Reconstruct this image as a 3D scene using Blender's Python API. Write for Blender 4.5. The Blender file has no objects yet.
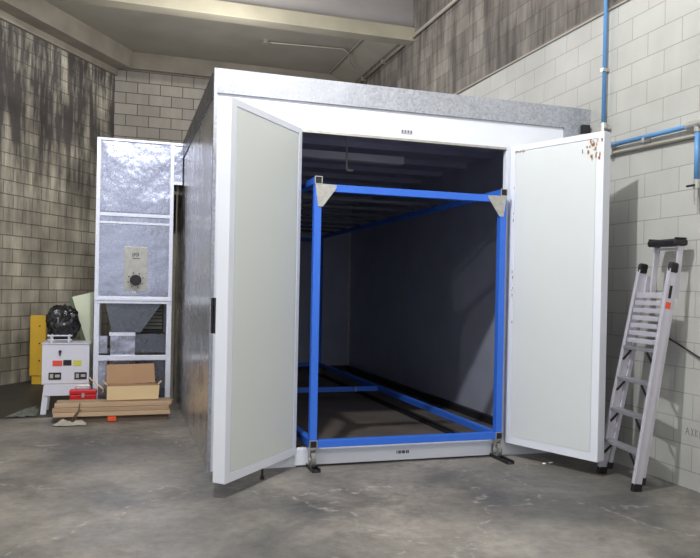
import bpy, bmesh, math, random
from mathutils import Vector, Matrix
random.seed(7)
S = bpy.context.scene
COL = S.collection

# ------------------------------------------------------------ camera
cam_data = bpy.data.cameras.new('camera')
cam = bpy.data.objects.new('camera', cam_data)
COL.objects.link(cam)
cam_data.sensor_width = 36.0
cam_data.lens = 726.57 / 700.0 * 36.0
cam_data.shift_x = -0.00646
cam_data.shift_y = 0.0206
cam_data.clip_start = 0.05
Rr = Vector((0.95205056, -0.30527527, 0.02016762))
Ru = Vector((-0.0179329, 0.01012305, 0.99978795))
Rb = Vector((-0.30541469, -0.95221034, 0.00416319))
M4 = Matrix((( Rr.x, Ru.x, Rb.x, 0.03126), (Rr.y, Ru.y, Rb.y, 0.13482), (Rr.z, Ru.z, Rb.z, 1.51375), (0, 0, 0, 1)))
cam.matrix_world = M4
S.camera = cam

# ------------------------------------------------------------ view, world, lights
S.view_settings.view_transform = 'Standard'
S.view_settings.look = 'None'
S.view_settings.gamma = 1.0
S.view_settings.exposure = -0.06
w = bpy.data.worlds.new('world')
S.world = w
w.use_nodes = True
w.node_tree.nodes['Background'].inputs[0].default_value = (0.90, 0.94, 1.0, 1)
w.node_tree.nodes['Background'].inputs[1].default_value = 0.88

def lamp(name, loc, power, size=0.35, color=(1, 0.98, 0.95)):
    d = bpy.data.lights.new(name, 'POINT')
    d.energy = power
    d.shadow_soft_size = size
    d.color = color
    o = bpy.data.objects.new(name, d)
    o.location = loc
    COL.objects.link(o)
    return o
lamp('bay_or_fill_light', (0.4, 3.8, 5.6), 850, 0.08, (0.97, 0.98, 1))
lamp('bay_or_fill_light', (-5.0, -0.3, 5.6), 300, 0.12)
lamp('bay_or_fill_light', (1.3, 9.7, 4.7), 240, 0.5)  # added fill without a known source, brightens back wall, ceiling and burner unit
lamp('bay_or_fill_light', (3.0, -1.5, 5.7), 300, 0.35)  # added frontal fill to lift the door faces, no known fixture

# ------------------------------------------------------------ materials
def s2l(c):
    return tuple(((v / 255.0) / 12.92 if v / 255.0 <= 0.04045 else ((v / 255.0 + 0.055) / 1.055) ** 2.4) for v in c) + (1,)

def newmat(name):
    m = bpy.data.materials.new(name)
    m.use_nodes = True
    nt = m.node_tree
    return m, nt, nt.nodes['Principled BSDF']

def simple(name, rgb, rough=0.5, metal=0.0, var=0.08, scale=6.0, bump=0.0, spec=0.5, stretch=(1, 1, 1)):
    """rgb is sRGB 0..255; a little noise variation in colour and roughness"""
    m, nt, b = newmat(name)
    N, L = nt.nodes, nt.links
    c = s2l(rgb)
    tc = N.new('ShaderNodeTexCoord'); mp = N.new('ShaderNodeMapping')
    mp.inputs['Scale'].default_value = stretch
    L.new(tc.outputs['Object'], mp.inputs[0])
    no = N.new('ShaderNodeTexNoise'); no.inputs['Scale'].default_value = scale; no.inputs['Detail'].default_value = 5
    L.new(mp.outputs[0], no.inputs['Vector'])
    mx = N.new('ShaderNodeMixRGB')
    mx.inputs[1].default_value = tuple(max(0, v * (1 - var * 2)) for v in c[:3]) + (1,)
    mx.inputs[2].default_value = tuple(min(1, v * (1 + var * 2)) for v in c[:3]) + (1,)
    L.new(no.outputs[0], mx.inputs[0]); L.new(mx.outputs[0], b.inputs['Base Color'])
    b.inputs['Roughness'].default_value = rough
    b.inputs['Metallic'].default_value = metal
    b.inputs['Specular IOR Level'].default_value = spec
    if bump:
        bp = N.new('ShaderNodeBump'); bp.inputs['Strength'].default_value = bump; bp.inputs['Distance'].default_value = 0.01
        L.new(no.outputs[0], bp.inputs['Height']); L.new(bp.outputs[0], b.inputs['Normal'])
    return m

def galvanised(name, rgb=(200, 204, 212), rough=0.25, cell=45.0, contrast=0.25, wave=0.06, metal=0.9):
    m, nt, b = newmat(name)
    N, L = nt.nodes, nt.links
    tc = N.new('ShaderNodeTexCoord')
    vo = N.new('ShaderNodeTexVoronoi'); vo.inputs['Scale'].default_value = cell
    L.new(tc.outputs['Object'], vo.inputs['Vector'])
    bw = N.new('ShaderNodeRGBToBW'); L.new(vo.outputs['Color'], bw.inputs[0])
    c = s2l(rgb)
    mx = N.new('ShaderNodeMixRGB')
    mx.inputs[1].default_value = tuple(v * (1 - contrast) for v in c[:3]) + (1,)
    mx.inputs[2].default_value = tuple(min(1, v * (1 + contrast)) for v in c[:3]) + (1,)
    L.new(bw.outputs[0], mx.inputs[0]); L.new(mx.outputs[0], b.inputs['Base Color'])
    mr = N.new('ShaderNodeMapRange'); mr.inputs['To Min'].default_value = rough * 0.75; mr.inputs['To Max'].default_value = rough * 1.35
    L.new(bw.outputs[0], mr.inputs[0]); L.new(mr.outputs[0], b.inputs['Roughness'])
    no = N.new('ShaderNodeTexNoise'); no.inputs['Scale'].default_value = 2.2; no.inputs['Detail'].default_value = 3
    L.new(tc.outputs['Object'], no.inputs['Vector'])
    bp = N.new('ShaderNodeBump'); bp.inputs['Strength'].default_value = wave; bp.inputs['Distance'].default_value = 0.2
    L.new(no.outputs[0], bp.inputs['Height']); L.new(bp.outputs[0], b.inputs['Normal'])
    b.inputs['Metallic'].default_value = metal
    return m

def block_wall(name, base, mortar, stain, amount, zoff=0.0, xoff=0.0, upper=None, top_z=None, bumpy=0.5, top_stain=0.0, blot=0.5, mort=0.006, vary=0.10, flat_lo=0.5, flat_hi=0.75, stain_up=None):
    """concrete block wall; local x runs along the wall, z is up"""
    m, nt, b = newmat(name)
    N, L = nt.nodes, nt.links
    tc = N.new('ShaderNodeTexCoord'); sp = N.new('ShaderNodeSeparateXYZ'); cb = N.new('ShaderNodeCombineXYZ')
    L.new(tc.outputs['Object'], sp.inputs[0])
    ax = N.new('ShaderNodeMath'); ax.operation = 'ADD'; ax.inputs[1].default_value = 40.6 + xoff
    az = N.new('ShaderNodeMath'); az.operation = 'ADD'; az.inputs[1].default_value = 4.06 + zoff
    L.new(sp.outputs['X'], ax.inputs[0]); L.new(sp.outputs['Z'], az.inputs[0])
    L.new(ax.outputs[0], cb.inputs[0]); L.new(az.outputs[0], cb.inputs[1])
    br = N.new('ShaderNodeTexBrick')
    br.inputs['Scale'].default_value = 1.0
    br.inputs['Brick Width'].default_value = 0.406
    br.inputs['Row Height'].default_value = 0.203
    br.inputs['Mortar Size'].default_value = mort
    br.inputs['Mortar Smooth'].default_value = 0.3
    br.inputs['Bias'].default_value = 0.0
    c = s2l(base)
    br.inputs['Color1'].default_value = tuple(v * (1 - vary) for v in c[:3]) + (1,)
    br.inputs['Color2'].default_value = tuple(min(1, v * (1 + vary)) for v in c[:3]) + (1,)
    br.inputs['Mortar'].default_value = s2l(mortar)
    L.new(cb.outputs[0], br.inputs['Vector'])
    colour = br.outputs['Color']
    if upper:
        br2 = N.new('ShaderNodeTexBrick')
        for k in ('Scale', 'Brick Width', 'Row Height', 'Mortar Size', 'Mortar Smooth', 'Bias'):
            br2.inputs[k].default_value = br.inputs[k].default_value
        u = s2l(upper)
        br2.inputs['Color1'].default_value = tuple(v * 0.8 for v in u[:3]) + (1,)
        br2.inputs['Color2'].default_value = tuple(min(1, v * 1.2) for v in u[:3]) + (1,)
        br2.inputs['Mortar'].default_value = tuple(v * 0.45 for v in u[:3]) + (1,)
        L.new(cb.outputs[0], br2.inputs['Vector'])
        gt = N.new('ShaderNodeMath'); gt.operation = 'GREATER_THAN'; gt.inputs[1].default_value = top_z
        L.new(sp.outputs['Z'], gt.inputs[0])
        mu = N.new('ShaderNodeMixRGB'); L.new(gt.outputs[0], mu.inputs[0]); L.new(colour, mu.inputs[1]); L.new(br2.outputs['Color'], mu.inputs[2])
        colour = mu.outputs[0]
    # vertical streaks of grime
    mp = N.new('ShaderNodeMapping'); mp.inputs['Scale'].default_value = (3.2, 3.2, 0.45)
    L.new(tc.outputs['Object'], mp.inputs[0])
    n1 = N.new('ShaderNodeTexNoise'); n1.inputs['Scale'].default_value = 1.3; n1.inputs['Detail'].default_value = 7; n1.inputs['Roughness'].default_value = 0.65
    L.new(mp.outputs[0], n1.inputs['Vector'])
    r1 = N.new('ShaderNodeValToRGB'); r1.color_ramp.elements[0].position = flat_lo - 0.05; r1.color_ramp.elements[1].position = flat_hi
    L.new(n1.outputs[0], r1.inputs[0])
    amt = N.new('ShaderNodeMath'); amt.operation = 'MULTIPLY'; amt.inputs[1].default_value = amount
    L.new(r1.outputs[0], amt.inputs[0])
    fac = amt.outputs[0]
    if top_stain:
        mz = N.new('ShaderNodeMapRange'); mz.inputs['From Min'].default_value = (top_z or 3.2); mz.inputs['From Max'].default_value = (top_z or 3.2) + (0.05 if upper else 2.0)
        mz.inputs['To Min'].default_value = 0.25 if upper else 0.55; mz.inputs['To Max'].default_value = top_stain
        L.new(sp.outputs['Z'], mz.inputs[0])
        mm = N.new('ShaderNodeMath'); mm.operation = 'MULTIPLY'; mm.use_clamp = True
        L.new(fac, mm.inputs[0]); L.new(mz.outputs[0], mm.inputs[1]); fac = mm.outputs[0]
    ms = N.new('ShaderNodeMixRGB'); L.new(fac, ms.inputs[0]); L.new(colour, ms.inputs[1]); ms.inputs[2].default_value = s2l(stain)
    if stain_up:
        su = N.new('ShaderNodeMixRGB'); L.new(gt.outputs[0], su.inputs[0]); su.inputs[1].default_value = s2l(stain); su.inputs[2].default_value = s2l(stain_up); L.new(su.outputs[0], ms.inputs[2])
    # blotches
    n2 = N.new('ShaderNodeTexNoise'); n2.inputs['Scale'].default_value = 1.1; n2.inputs['Detail'].default_value = 8
    L.new(tc.outputs['Object'], n2.inputs['Vector'])
    r2 = N.new('ShaderNodeMapRange'); r2.inputs['From Min'].default_value = 0.3; r2.inputs['From Max'].default_value = 0.7
    r2.inputs['To Min'].default_value = 1 - 0.35 * blot; r2.inputs['To Max'].default_value = 1 + 0.2 * blot
    L.new(n2.outputs[0], r2.inputs[0])
    mul = N.new('ShaderNodeVectorMath'); mul.operation = 'SCALE'
    L.new(ms.outputs[0], mul.inputs[0]); L.new(r2.outputs[0], mul.inputs['Scale'])
    L.new(mul.outputs[0], b.inputs['Base Color'])
    b.inputs['Roughness'].default_value = 0.75
    n3 = N.new('ShaderNodeTexNoise'); n3.inputs['Scale'].default_value = 45; n3.inputs['Detail'].default_value = 4
    L.new(tc.outputs['Object'], n3.inputs['Vector'])
    iv = N.new('ShaderNodeMath'); iv.operation = 'MULTIPLY_ADD'; iv.inputs[1].default_value = -1.0
    L.new(br.outputs['Fac'], iv.inputs[0]); 
    h3 = N.new('ShaderNodeMath'); h3.operation = 'MULTIPLY'; h3.inputs[1].default_value = 0.35
    L.new(n3.outputs[0], h3.inputs[0]); L.new(h3.outputs[0], iv.inputs[2])
    bp = N.new('ShaderNodeBump'); bp.inputs['Strength'].default_value = bumpy; bp.inputs['Distance'].default_value = 0.012
    L.new(iv.outputs[0], bp.inputs['Height']); L.new(bp.outputs[0], b.inputs['Normal'])
    return m

def concrete_floor(name):
    m, nt, b = newmat(name)
    N, L = nt.nodes, nt.links
    tc = N.new('ShaderNodeTexCoord')
    n1 = N.new('ShaderNodeTexNoise'); n1.inputs['Scale'].default_value = 0.75; n1.inputs['Detail'].default_value = 10; n1.inputs['Roughness'].default_value = 0.62
    n1.inputs['Distortion'].default_value = 0.4
    L.new(tc.outputs['Object'], n1.inputs['Vector'])
    cr = N.new('ShaderNodeValToRGB')
    e = cr.color_ramp.elements
    e[0].position = 0.36; e[0].color = s2l((84, 83, 82))
    e[1].position = 0.66; e[1].color = s2l((150, 144, 137))
    k = cr.color_ramp.elements.new(0.5); k.color = s2l((116, 112, 107))
    L.new(n1.outputs[0], cr.inputs[0])
    n2 = N.new('ShaderNodeTexNoise'); n2.inputs['Scale'].default_value = 13; n2.inputs['Detail'].default_value = 8; n2.inputs['Roughness'].default_value = 0.7
    L.new(tc.outputs['Object'], n2.inputs['Vector'])
    mr = N.new('ShaderNodeMapRange'); mr.inputs['From Min'].default_value = 0.3; mr.inputs['From Max'].default_value = 0.7
    mr.inputs['To Min'].default_value = 0.74; mr.inputs['To Max'].default_value = 1.2
    L.new(n2.outputs[0], mr.inputs[0])
    mul = N.new('ShaderNodeVectorMath'); mul.operation = 'SCALE'
    L.new(cr.outputs[0], mul.inputs[0]); L.new(mr.outputs[0], mul.inputs['Scale'])
    # pale scratches and hairlines
    dn = N.new('ShaderNodeTexNoise'); dn.inputs['Scale'].default_value = 1.6; dn.inputs['Detail'].default_value = 4
    L.new(tc.outputs['Object'], dn.inputs['Vector'])
    va = N.new('ShaderNodeVectorMath'); va.operation = 'MULTIPLY_ADD'
    va.inputs[1].default_value = (1.1, 1.1, 0); L.new(dn.outputs['Color'], va.inputs[0]); L.new(tc.outputs['Object'], va.inputs[2])
    vo = N.new('ShaderNodeTexVoronoi'); vo.feature = 'DISTANCE_TO_EDGE'; vo.inputs['Scale'].default_value = 0.6
    L.new(va.outputs[0], vo.inputs['Vector'])
    lt = N.new('ShaderNodeMapRange'); lt.inputs['From Min'].default_value = 0.0; lt.inputs['From Max'].default_value = 0.010
    lt.inputs['To Min'].default_value = 0.42; lt.inputs['To Max'].default_value = 0.0
    L.new(vo.outputs['Distance'], lt.inputs[0])
    gate = N.new('ShaderNodeMapRange'); gate.inputs['From Min'].default_value = 0.48; gate.inputs['From Max'].default_value = 0.6
    L.new(n2.outputs[0], gate.inputs[0])
    gm = N.new('ShaderNodeMath'); gm.operation = 'MULTIPLY'; L.new(lt.outputs[0], gm.inputs[0]); L.new(gate.outputs[0], gm.inputs[1])
    mx = N.new('ShaderNodeMixRGB'); L.new(gm.outputs[0], mx.inputs[0]); L.new(mul.outputs[0], mx.inputs[1]); mx.inputs[2].default_value = s2l((205, 198, 188))
    # dark stains and small dark specks
    n4 = N.new('ShaderNodeTexNoise'); n4.inputs['Scale'].default_value = 2.1; n4.inputs['Detail'].default_value = 12; n4.inputs['Roughness'].default_value = 0.75
    L.new(tc.outputs['Object'], n4.inputs['Vector'])
    ds = N.new('ShaderNodeMapRange'); ds.inputs['From Min'].default_value = 0.57; ds.inputs['From Max'].default_value = 0.70; ds.inputs['To Max'].default_value = 0.45
    L.new(n4.outputs[0], ds.inputs[0])
    mx2 = N.new('ShaderNodeMixRGB'); L.new(ds.outputs[0], mx2.inputs[0]); L.new(mx.outputs[0], mx2.inputs[1]); mx2.inputs[2].default_value = s2l((84, 80, 77))
    L.new(mx2.outputs[0], b.inputs['Base Color'])
    rr = N.new('ShaderNodeMapRange'); rr.inputs['From Min'].default_value = 0.3; rr.inputs['From Max'].default_value = 0.7
    rr.inputs['To Min'].default_value = 0.38; rr.inputs['To Max'].default_value = 0.62
    L.new(n4.outputs[0], rr.inputs[0]); L.new(rr.outputs[0], b.inputs['Roughness'])
    bp = N.new('ShaderNodeBump'); bp.inputs['Strength'].default_value = 0.25; bp.inputs['Distance'].default_value = 0.01
    L.new(n2.outputs[0], bp.inputs['Height']); L.new(bp.outputs[0], b.inputs['Normal'])
    return m

def wood(name, rgb, axis=0):
    m, nt, b = newmat(name)
    N, L = nt.nodes, nt.links
    tc = N.new('ShaderNodeTexCoord'); mp = N.new('ShaderNodeMapping')
    sc = [28, 28, 28]; sc[axis] = 1.5
    mp.inputs['Scale'].default_value = sc
    L.new(tc.outputs['Object'], mp.inputs[0])
    no = N.new('ShaderNodeTexNoise'); no.inputs['Scale'].default_value = 1.0; no.inputs['Detail'].default_value = 5
    L.new(mp.outputs[0], no.inputs['Vector'])
    oi = N.new('ShaderNodeObjectInfo')
    mx = N.new('ShaderNodeMixRGB'); c = s2l(rgb)
    mx.inputs[1].default_value = tuple(v * 0.5 for v in c[:3]) + (1,); mx.inputs[2].default_value = tuple(min(1, v * 1.25) for v in c[:3]) + (1,)
    L.new(no.outputs[0], mx.inputs[0])
    mr = N.new('ShaderNodeMapRange'); mr.inputs['To Min'].default_value = 0.82; mr.inputs['To Max'].default_value = 1.12
    L.new(oi.outputs['Random'], mr.inputs[0])
    mul = N.new('ShaderNodeVectorMath'); mul.operation = 'SCALE'
    L.new(mx.outputs[0], mul.inputs[0]); L.new(mr.outputs[0], mul.inputs['Scale'])
    L.new(mul.outputs[0], b.inputs['Base Color'])
    b.inputs['Roughness'].default_value = 0.75
    return m

MT = {}
MT['floor'] = concrete_floor('concrete floor')
MT['dark_floor'] = simple('dark floor concrete', (58, 56, 53), 0.6, 0, 0.2, 3, 0.2)
MT['wall_r'] = block_wall('painted block', (182, 182, 177), (150, 149, 144), (150, 146, 138), 0.40, zoff=-0.138, xoff=0.1, upper=(134, 128, 120), top_z=4.19, bumpy=0.35, top_stain=2.2, blot=0.45, mort=0.0045, vary=0.03, stain_up=(60, 54, 52), flat_lo=0.42, flat_hi=0.62)
MT['wall_b'] = block_wall('bare block', (156, 150, 140), (82, 77, 70), (105, 98, 90), 0.3, bumpy=0.5, blot=0.4, mort=0.008)
MT['wall_l'] = block_wall('grimy block', (192, 185, 168), (122, 116, 104), (84, 79, 76), 0.95, bumpy=0.6, blot=1.5, vary=0.16, top_z=2.2, top_stain=1.8, mort=0.008, flat_lo=0.42, flat_hi=0.64)
MT['concrete'] = simple('cast concrete', (160, 156, 142), 0.8, 0, 0.12, 1.2, 0.15)
MT['girder'] = simple('girder concrete', (128, 124, 122), 0.8, 0, 0.12, 1.5, 0.15, stretch=(1, 1, 3))
MT['flange'] = simple('stained concrete flange', (142, 137, 120), 0.85, 0, 0.2, 1.5, 0.15)
MT['ledge'] = simple('ledge concrete', (150, 143, 130), 0.8, 0, 0.2, 2.5, 0.2)
MT['white'] = simple('white powder coat', (226, 229, 238), 0.4, 0, 0.02, 2)
MT['door_skin'] = simple('off white door skin', (214, 218, 214), 0.42, 0, 0.02, 1.2)
MT['door_skin_b'] = simple('pale grey door skin', (212, 216, 217), 0.42, 0, 0.03, 1.2)
MT['white_metal'] = simple('white painted steel', (212, 212, 226), 0.4, 0, 0.03, 5)
MT['galv'] = galvanised('galvanised trim', (178, 181, 190), 0.38, 55, 0.22, 0.06, 0.6)
MT['galv_panel'] = galvanised('galvanised panel', (184, 188, 208), 0.22, 70, 0.10, 0.16)
MT['galv_frame'] = galvanised('galvanised angle', (228, 232, 248), 0.45, 60, 0.06, 0.02, 0.35)
MT['galv_side'] = galvanised('galvanised booth side', (214, 212, 210), 0.26, 4, 0.03, 0.004)
MT['galv_dark'] = galvanised('dull hopper steel', (112, 116, 126), 0.30, 30, 0.12, 0.08)
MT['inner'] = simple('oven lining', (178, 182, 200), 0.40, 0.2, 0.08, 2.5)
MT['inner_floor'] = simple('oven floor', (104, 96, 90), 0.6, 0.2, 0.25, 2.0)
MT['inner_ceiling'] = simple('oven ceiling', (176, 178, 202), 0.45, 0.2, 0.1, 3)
MT['blue'] = simple('blue enamel', (52, 108, 214), 0.35, 0, 0.04, 3)
MT['pipe_blue'] = simple('blue pipe paint', (92, 146, 200), 0.4, 0, 0.05, 4)
MT['alu'] = simple('brushed aluminium', (208, 205, 216), 0.4, 0.35, 0.05, 8)
MT['alu_dark'] = simple('ribbed aluminium tread', (150, 150, 156), 0.4, 0.4, 0.08, 12)
MT['black'] = simple('black plastic', (24, 24, 26), 0.45, 0, 0.1, 8)
MT['dark'] = simple('dark steel', (46, 46, 50), 0.5, 0.3, 0.15, 6)
MT['zinc'] = simple('zinc plate', (190, 188, 182), 0.35, 0.7, 0.15, 20)
MT['rubber'] = simple('grey rubber', (120, 118, 116), 0.6, 0, 0.1, 10)
MT['yellow'] = simple('yellow paint', (216, 172, 40), 0.5, 0, 0.05, 4)
MT['red'] = simple('red paint', (196, 22, 34), 0.4, 0, 0.05, 6)
MT['orange'] = simple('orange plastic', (226, 84, 40), 0.5, 0, 0.05, 6)
MT['label_red'] = simple('red label', (222, 84, 66), 0.5)
MT['label_yellow'] = simple('yellow label', (204, 200, 84), 0.5)
MT['card'] = simple('corrugated cardboard', (168, 134, 104), 0.8, 0, 0.05, 6)
MT['card_light'] = simple('pale cardboard', (224, 198, 156), 0.8, 0, 0.04, 6)
MT['board'] = simple('pale green board', (214, 220, 196), 0.6, 0, 0.04, 3)
MT['board_edge'] = simple('dark green board edge', (92, 104, 82), 0.7)
MT['plank'] = wood('softwood', (188, 160, 132), 0)
MT['pallet'] = wood('old pallet wood', (104, 86, 72), 0)
MT['bag'] = simple('black polythene', (34, 34, 38), 0.22, 0, 0.3, 9, 0.4)
MT['sheet'] = simple('dusty grey plastic sheet', (104, 108, 102), 0.5, 0, 0.15, 8, 0.3)
MT['rag'] = simple('white rag', (160, 154, 143), 0.8, 0, 0.15, 15, 0.4)
MT['conduit'] = simple('steel conduit', (178, 172, 160), 0.45, 0.4, 0.1, 5)
MT['rust'] = simple('brown tape residue', (158, 112, 60), 0.7, 0, 0.3, 30)
MT['slat'] = simple('dark grey slat', (72, 74, 84), 0.5)
MT['ink'] = simple('black ink', (48, 48, 52), 0.6)
MT['white_dirty'] = simple('white foam', (235, 232, 225), 0.7)

# ------------------------------------------------------------ builders
def thing(name, label, cat, loc=(0, 0, 0), group=None):
    o = bpy.data.objects.new(name, None)
    o.empty_display_size = 0.1
    COL.objects.link(o); o.location = loc
    o['label'] = label; o['category'] = cat
    if group: o['group'] = group
    return o

def tag(o, label, cat, group=None):
    o['label'] = label; o['category'] = cat
    if group: o['group'] = group
    return o

def worldpos(o):
    v = Vector((0, 0, 0))
    while o is not None:
        v += o.location; o = o.parent
    return v

def obj(name, bm, mat, parent=None, origin=None, bevel=0.0, smooth=False, label=None):
    """bm is in world coordinates; the object's origin goes to `origin` (default: the parent's place)"""
    me = bpy.data.meshes.new(name)
    base = worldpos(parent)
    org = Vector(origin) if origin is not None else base
    bmesh.ops.translate(bm, verts=bm.verts, vec=-org)
    bmesh.ops.recalc_face_normals(bm, faces=bm.faces)
    bm.to_mesh(me); bm.free()
    o = bpy.data.objects.new(name, me)
    COL.objects.link(o)
    o.parent = parent
    o.location = org - base
    me.materials.append(MT[mat] if isinstance(mat, str) else mat)
    if smooth:
        for p in me.polygons: p.use_smooth = True
    if bevel:
        md = o.modifiers.new('bevel', 'BEVEL'); md.width = bevel; md.segments = 2; md.limit_method = 'ANGLE'
    if label: o['label'] = label
    return o

def struct(name, bm, mat, origin=(0, 0, 0), bevel=0.0, parent=None):
    o = obj(name, bm, mat, parent, origin, bevel)
    if parent is None: o['kind'] = 'structure'
    return o

def box(bm, lo, hi):
    x0, y0, z0 = lo; x1, y1, z1 = hi
    v = [bm.verts.new(p) for p in [(x0, y0, z0), (x1, y0, z0), (x1, y1, z0), (x0, y1, z0), (x0, y0, z1), (x1, y0, z1), (x1, y1, z1), (x0, y1, z1)]]
    for f in [(0, 3, 2, 1), (4, 5, 6, 7), (0, 1, 5, 4), (1, 2, 6, 5), (2, 3, 7, 6), (3, 0, 4, 7)]:
        bm.faces.new([v[i] for i in f])
    return bm

def B(*boxes):
    bm = bmesh.new()
    for lo, hi in boxes: box(bm, lo, hi)
    return bm

def beam(bm, p0, p1, w, d, side=(0, 1, 0)):
    """a bar from p0 to p1, w along `side`, d across"""
    p0 = Vector(p0); p1 = Vector(p1); t = (p1 - p0).normalized()
    s = Vector(side); s = (s - t * s.dot(t)).normalized(); n = t.cross(s)
    vs = []
    for p in (p0, p1):
        for a, b_ in ((-1, -1), (1, -1), (1, 1), (-1, 1)):
            vs.append(bm.verts.new(p + s * (a * w / 2) + n * (b_ * d / 2)))
    for f in [(0, 1, 2, 3), (7, 6, 5, 4), (0, 4, 5, 1), (1, 5, 6, 2), (2, 6, 7, 3), (3, 7, 4, 0)]:
        bm.faces.new([vs[i] for i in f])
    return bm

def prism(bm, pts, vec):
    """closed polygon pts extruded along vec"""
    vec = Vector(vec)
    a = [bm.verts.new(Vector(p)) for p in pts]
    b_ = [bm.verts.new(Vector(p) + vec) for p in pts]
    bm.faces.new(a[::-1]); bm.faces.new(b_)
    n = len(pts)
    for i in range(n):
        bm.faces.new([a[i], a[(i + 1) % n], b_[(i + 1) % n], b_[i]])
    return bm

def tube(bm, pts, r, seg=12, caps=True):
    pts = [Vector(p) for p in pts]
    rings = []
    ref = None
    for i, p in enumerate(pts):
        if i == 0: t = pts[1] - pts[0]
        elif i == len(pts) - 1: t = pts[-1] - pts[-2]
        else: t = (pts[i + 1] - p).normalized() + (p - pts[i - 1]).normalized()
        t.normalize()
        if ref is None:
            ref = Vector((0, 0, 1)) if abs(t.z) < 0.9 else Vector((1, 0, 0))
        s = (ref - t * ref.dot(t)).normalized(); ref = s; n = t.cross(s)
        rings.append([bm.verts.new(p + s * math.cos(2 * math.pi * k / seg) * r + n * math.sin(2 * math.pi * k / seg) * r) for k in range(seg)])
    for a, b_ in zip(rings[:-1], rings[1:]):
        for k in range(seg):
            bm.faces.new([a[k], a[(k + 1) % seg], b_[(k + 1) % seg], b_[k]])
    if caps:
        bm.faces.new(rings[0][::-1]); bm.faces.new(rings[-1])
    return bm

def arc_path(pts, r=0.05, n=5):
    """rounds the inner corners of a polyline"""
    pts = [Vector(p) for p in pts]
    out = [pts[0]]
    for i in range(1, len(pts) - 1):
        a, b_, c = pts[i - 1], pts[i], pts[i + 1]
        u = (a - b_).normalized() * r; v = (c - b_).normalized() * r
        for k in range(n + 1):
            t = k / n
            out.append((b_ + u) * (1 - t) ** 2 + b_ * 2 * t * (1 - t) + (b_ + v) * t ** 2)
    out.append(pts[-1])
    return out

def square_tube_end(bm, c, size, y0, depth=0.02, wall=0.006):
    """hollow square ring in the XZ plane, facing -Y, at y0"""
    h = size / 2; i = h - wall
    for (a0, b0, a1, b1) in ((-h, -h, h, -i), (-h, i, h, h), (-h, -i, -i, i), (i, -i, h, i)):
        box(bm, (c[0] + a0, y0, c[1] + b0), (c[0] + a1, y0 + depth, c[1] + b1))
    return bm

# ------------------------------------------------------------ room shell
struct('floor', B(((-9, -6, -0.2), (6, 16, 0.0))), 'floor')
# darker strip of floor at the foot of the left wall
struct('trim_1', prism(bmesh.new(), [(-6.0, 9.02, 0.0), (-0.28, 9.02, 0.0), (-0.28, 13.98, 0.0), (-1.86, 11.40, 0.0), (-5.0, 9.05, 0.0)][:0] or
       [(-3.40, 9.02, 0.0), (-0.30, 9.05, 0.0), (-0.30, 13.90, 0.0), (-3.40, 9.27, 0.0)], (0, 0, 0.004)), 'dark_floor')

def wall_object(name, mat, origin, angle, length, height, thick=0.2, z0=0.0):
    """local x along the wall, local y behind it"""
    me_bm = B(((0, 0, z0), (length, thick, height)))
    o = obj(name, me_bm, mat, None, (0, 0, 0))
    o.location = origin; o.rotation_euler = (0, 0, angle)
    o['kind'] = 'structure'
    return o
# back wall: x -0.15 .. 4.5 at y = 14.2
wall_object('wall_back', 'wall_b', (-0.155, 14.2, 0), 0.0, 4.5, 5.50)
# right wall: faces -X; local x runs from back (y 14.4) to the front
wall_object('wall_right', 'wall_r', (4.33, 14.2, 0), -math.pi / 2, 17.0, 6.4)
# left wall, oblique; from its front end to the corner, local y points behind it
dl = Vector((-0.155 + 1.741, 14.184 - 11.798, 0)).normalized()
LEN_L = 9.0
pl = Vector((-0.155, 14.2, 0)) - dl * LEN_L
wall_object('wall_left', 'wall_l', pl, math.atan2(dl.y, dl.x), LEN_L, 5.47)
struct('ceiling', B(((-9, -3, 6.4), (4.6, 10.97, 6.6)), ((-9, 10.97, 5.80), (4.6, 16, 6.6))), 'concrete')
# concrete girder crossing the room, spandrel over the back wall, ledge beam on the left wall
struct('trim_2', B(((-4.0, 10.80, 5.64), (4.33, 10.965, 6.4))), 'girder')
struct('trim_8', B(((-4.0, 10.70, 5.43), (4.33, 10.965, 5.64))), 'flange', bevel=0.01)
struct('trim_3', B(((-0.3, 14.08, 5.50), (4.33, 14.4, 5.80))), 'ledge')
nl = Vector((dl.y, -dl.x, 0))
a = pl - nl * 0.1; b2 = Vector((-0.155, 14.2, 0)) - nl * 0.1
struct('trim_4', prism(bmesh.new(), [a + Vector((0, 0, 5.47)), b2 + Vector((0, 0, 5.47)), b2 + nl * 0.45 + Vector((0, 0, 5.47)), a + nl * 0.45 + Vector((0, 0, 5.47))], (0, 0, 0.33)), 'ledge')
struct('trim_5', prism(bmesh.new(), [a + nl * 0.1 + Vector((0, 0, 5.36)), b2 + nl * 0.1 + Vector((0, 0, 5.36)), b2 + nl * 0.16 + Vector((0, 0, 5.36)), a + nl * 0.16 + Vector((0, 0, 5.36))], (0, 0, 0.11)), 'ledge')
# sloping haunch where the slab meets the right wall
struct('trim_6', prism(bmesh.new(), [(4.33, 10.97, 5.62), (4.33, 10.97, 5.80), (3.9, 10.97, 5.80)], (0, 3.1, 0)), 'concrete')
struct('trim_7', prism(bmesh.new(), [(4.33, 8.2, 5.95), (4.33, 8.2, 6.4), (3.70, 8.2, 6.4)], (0, 2.20, 0)), 'concrete')

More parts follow.
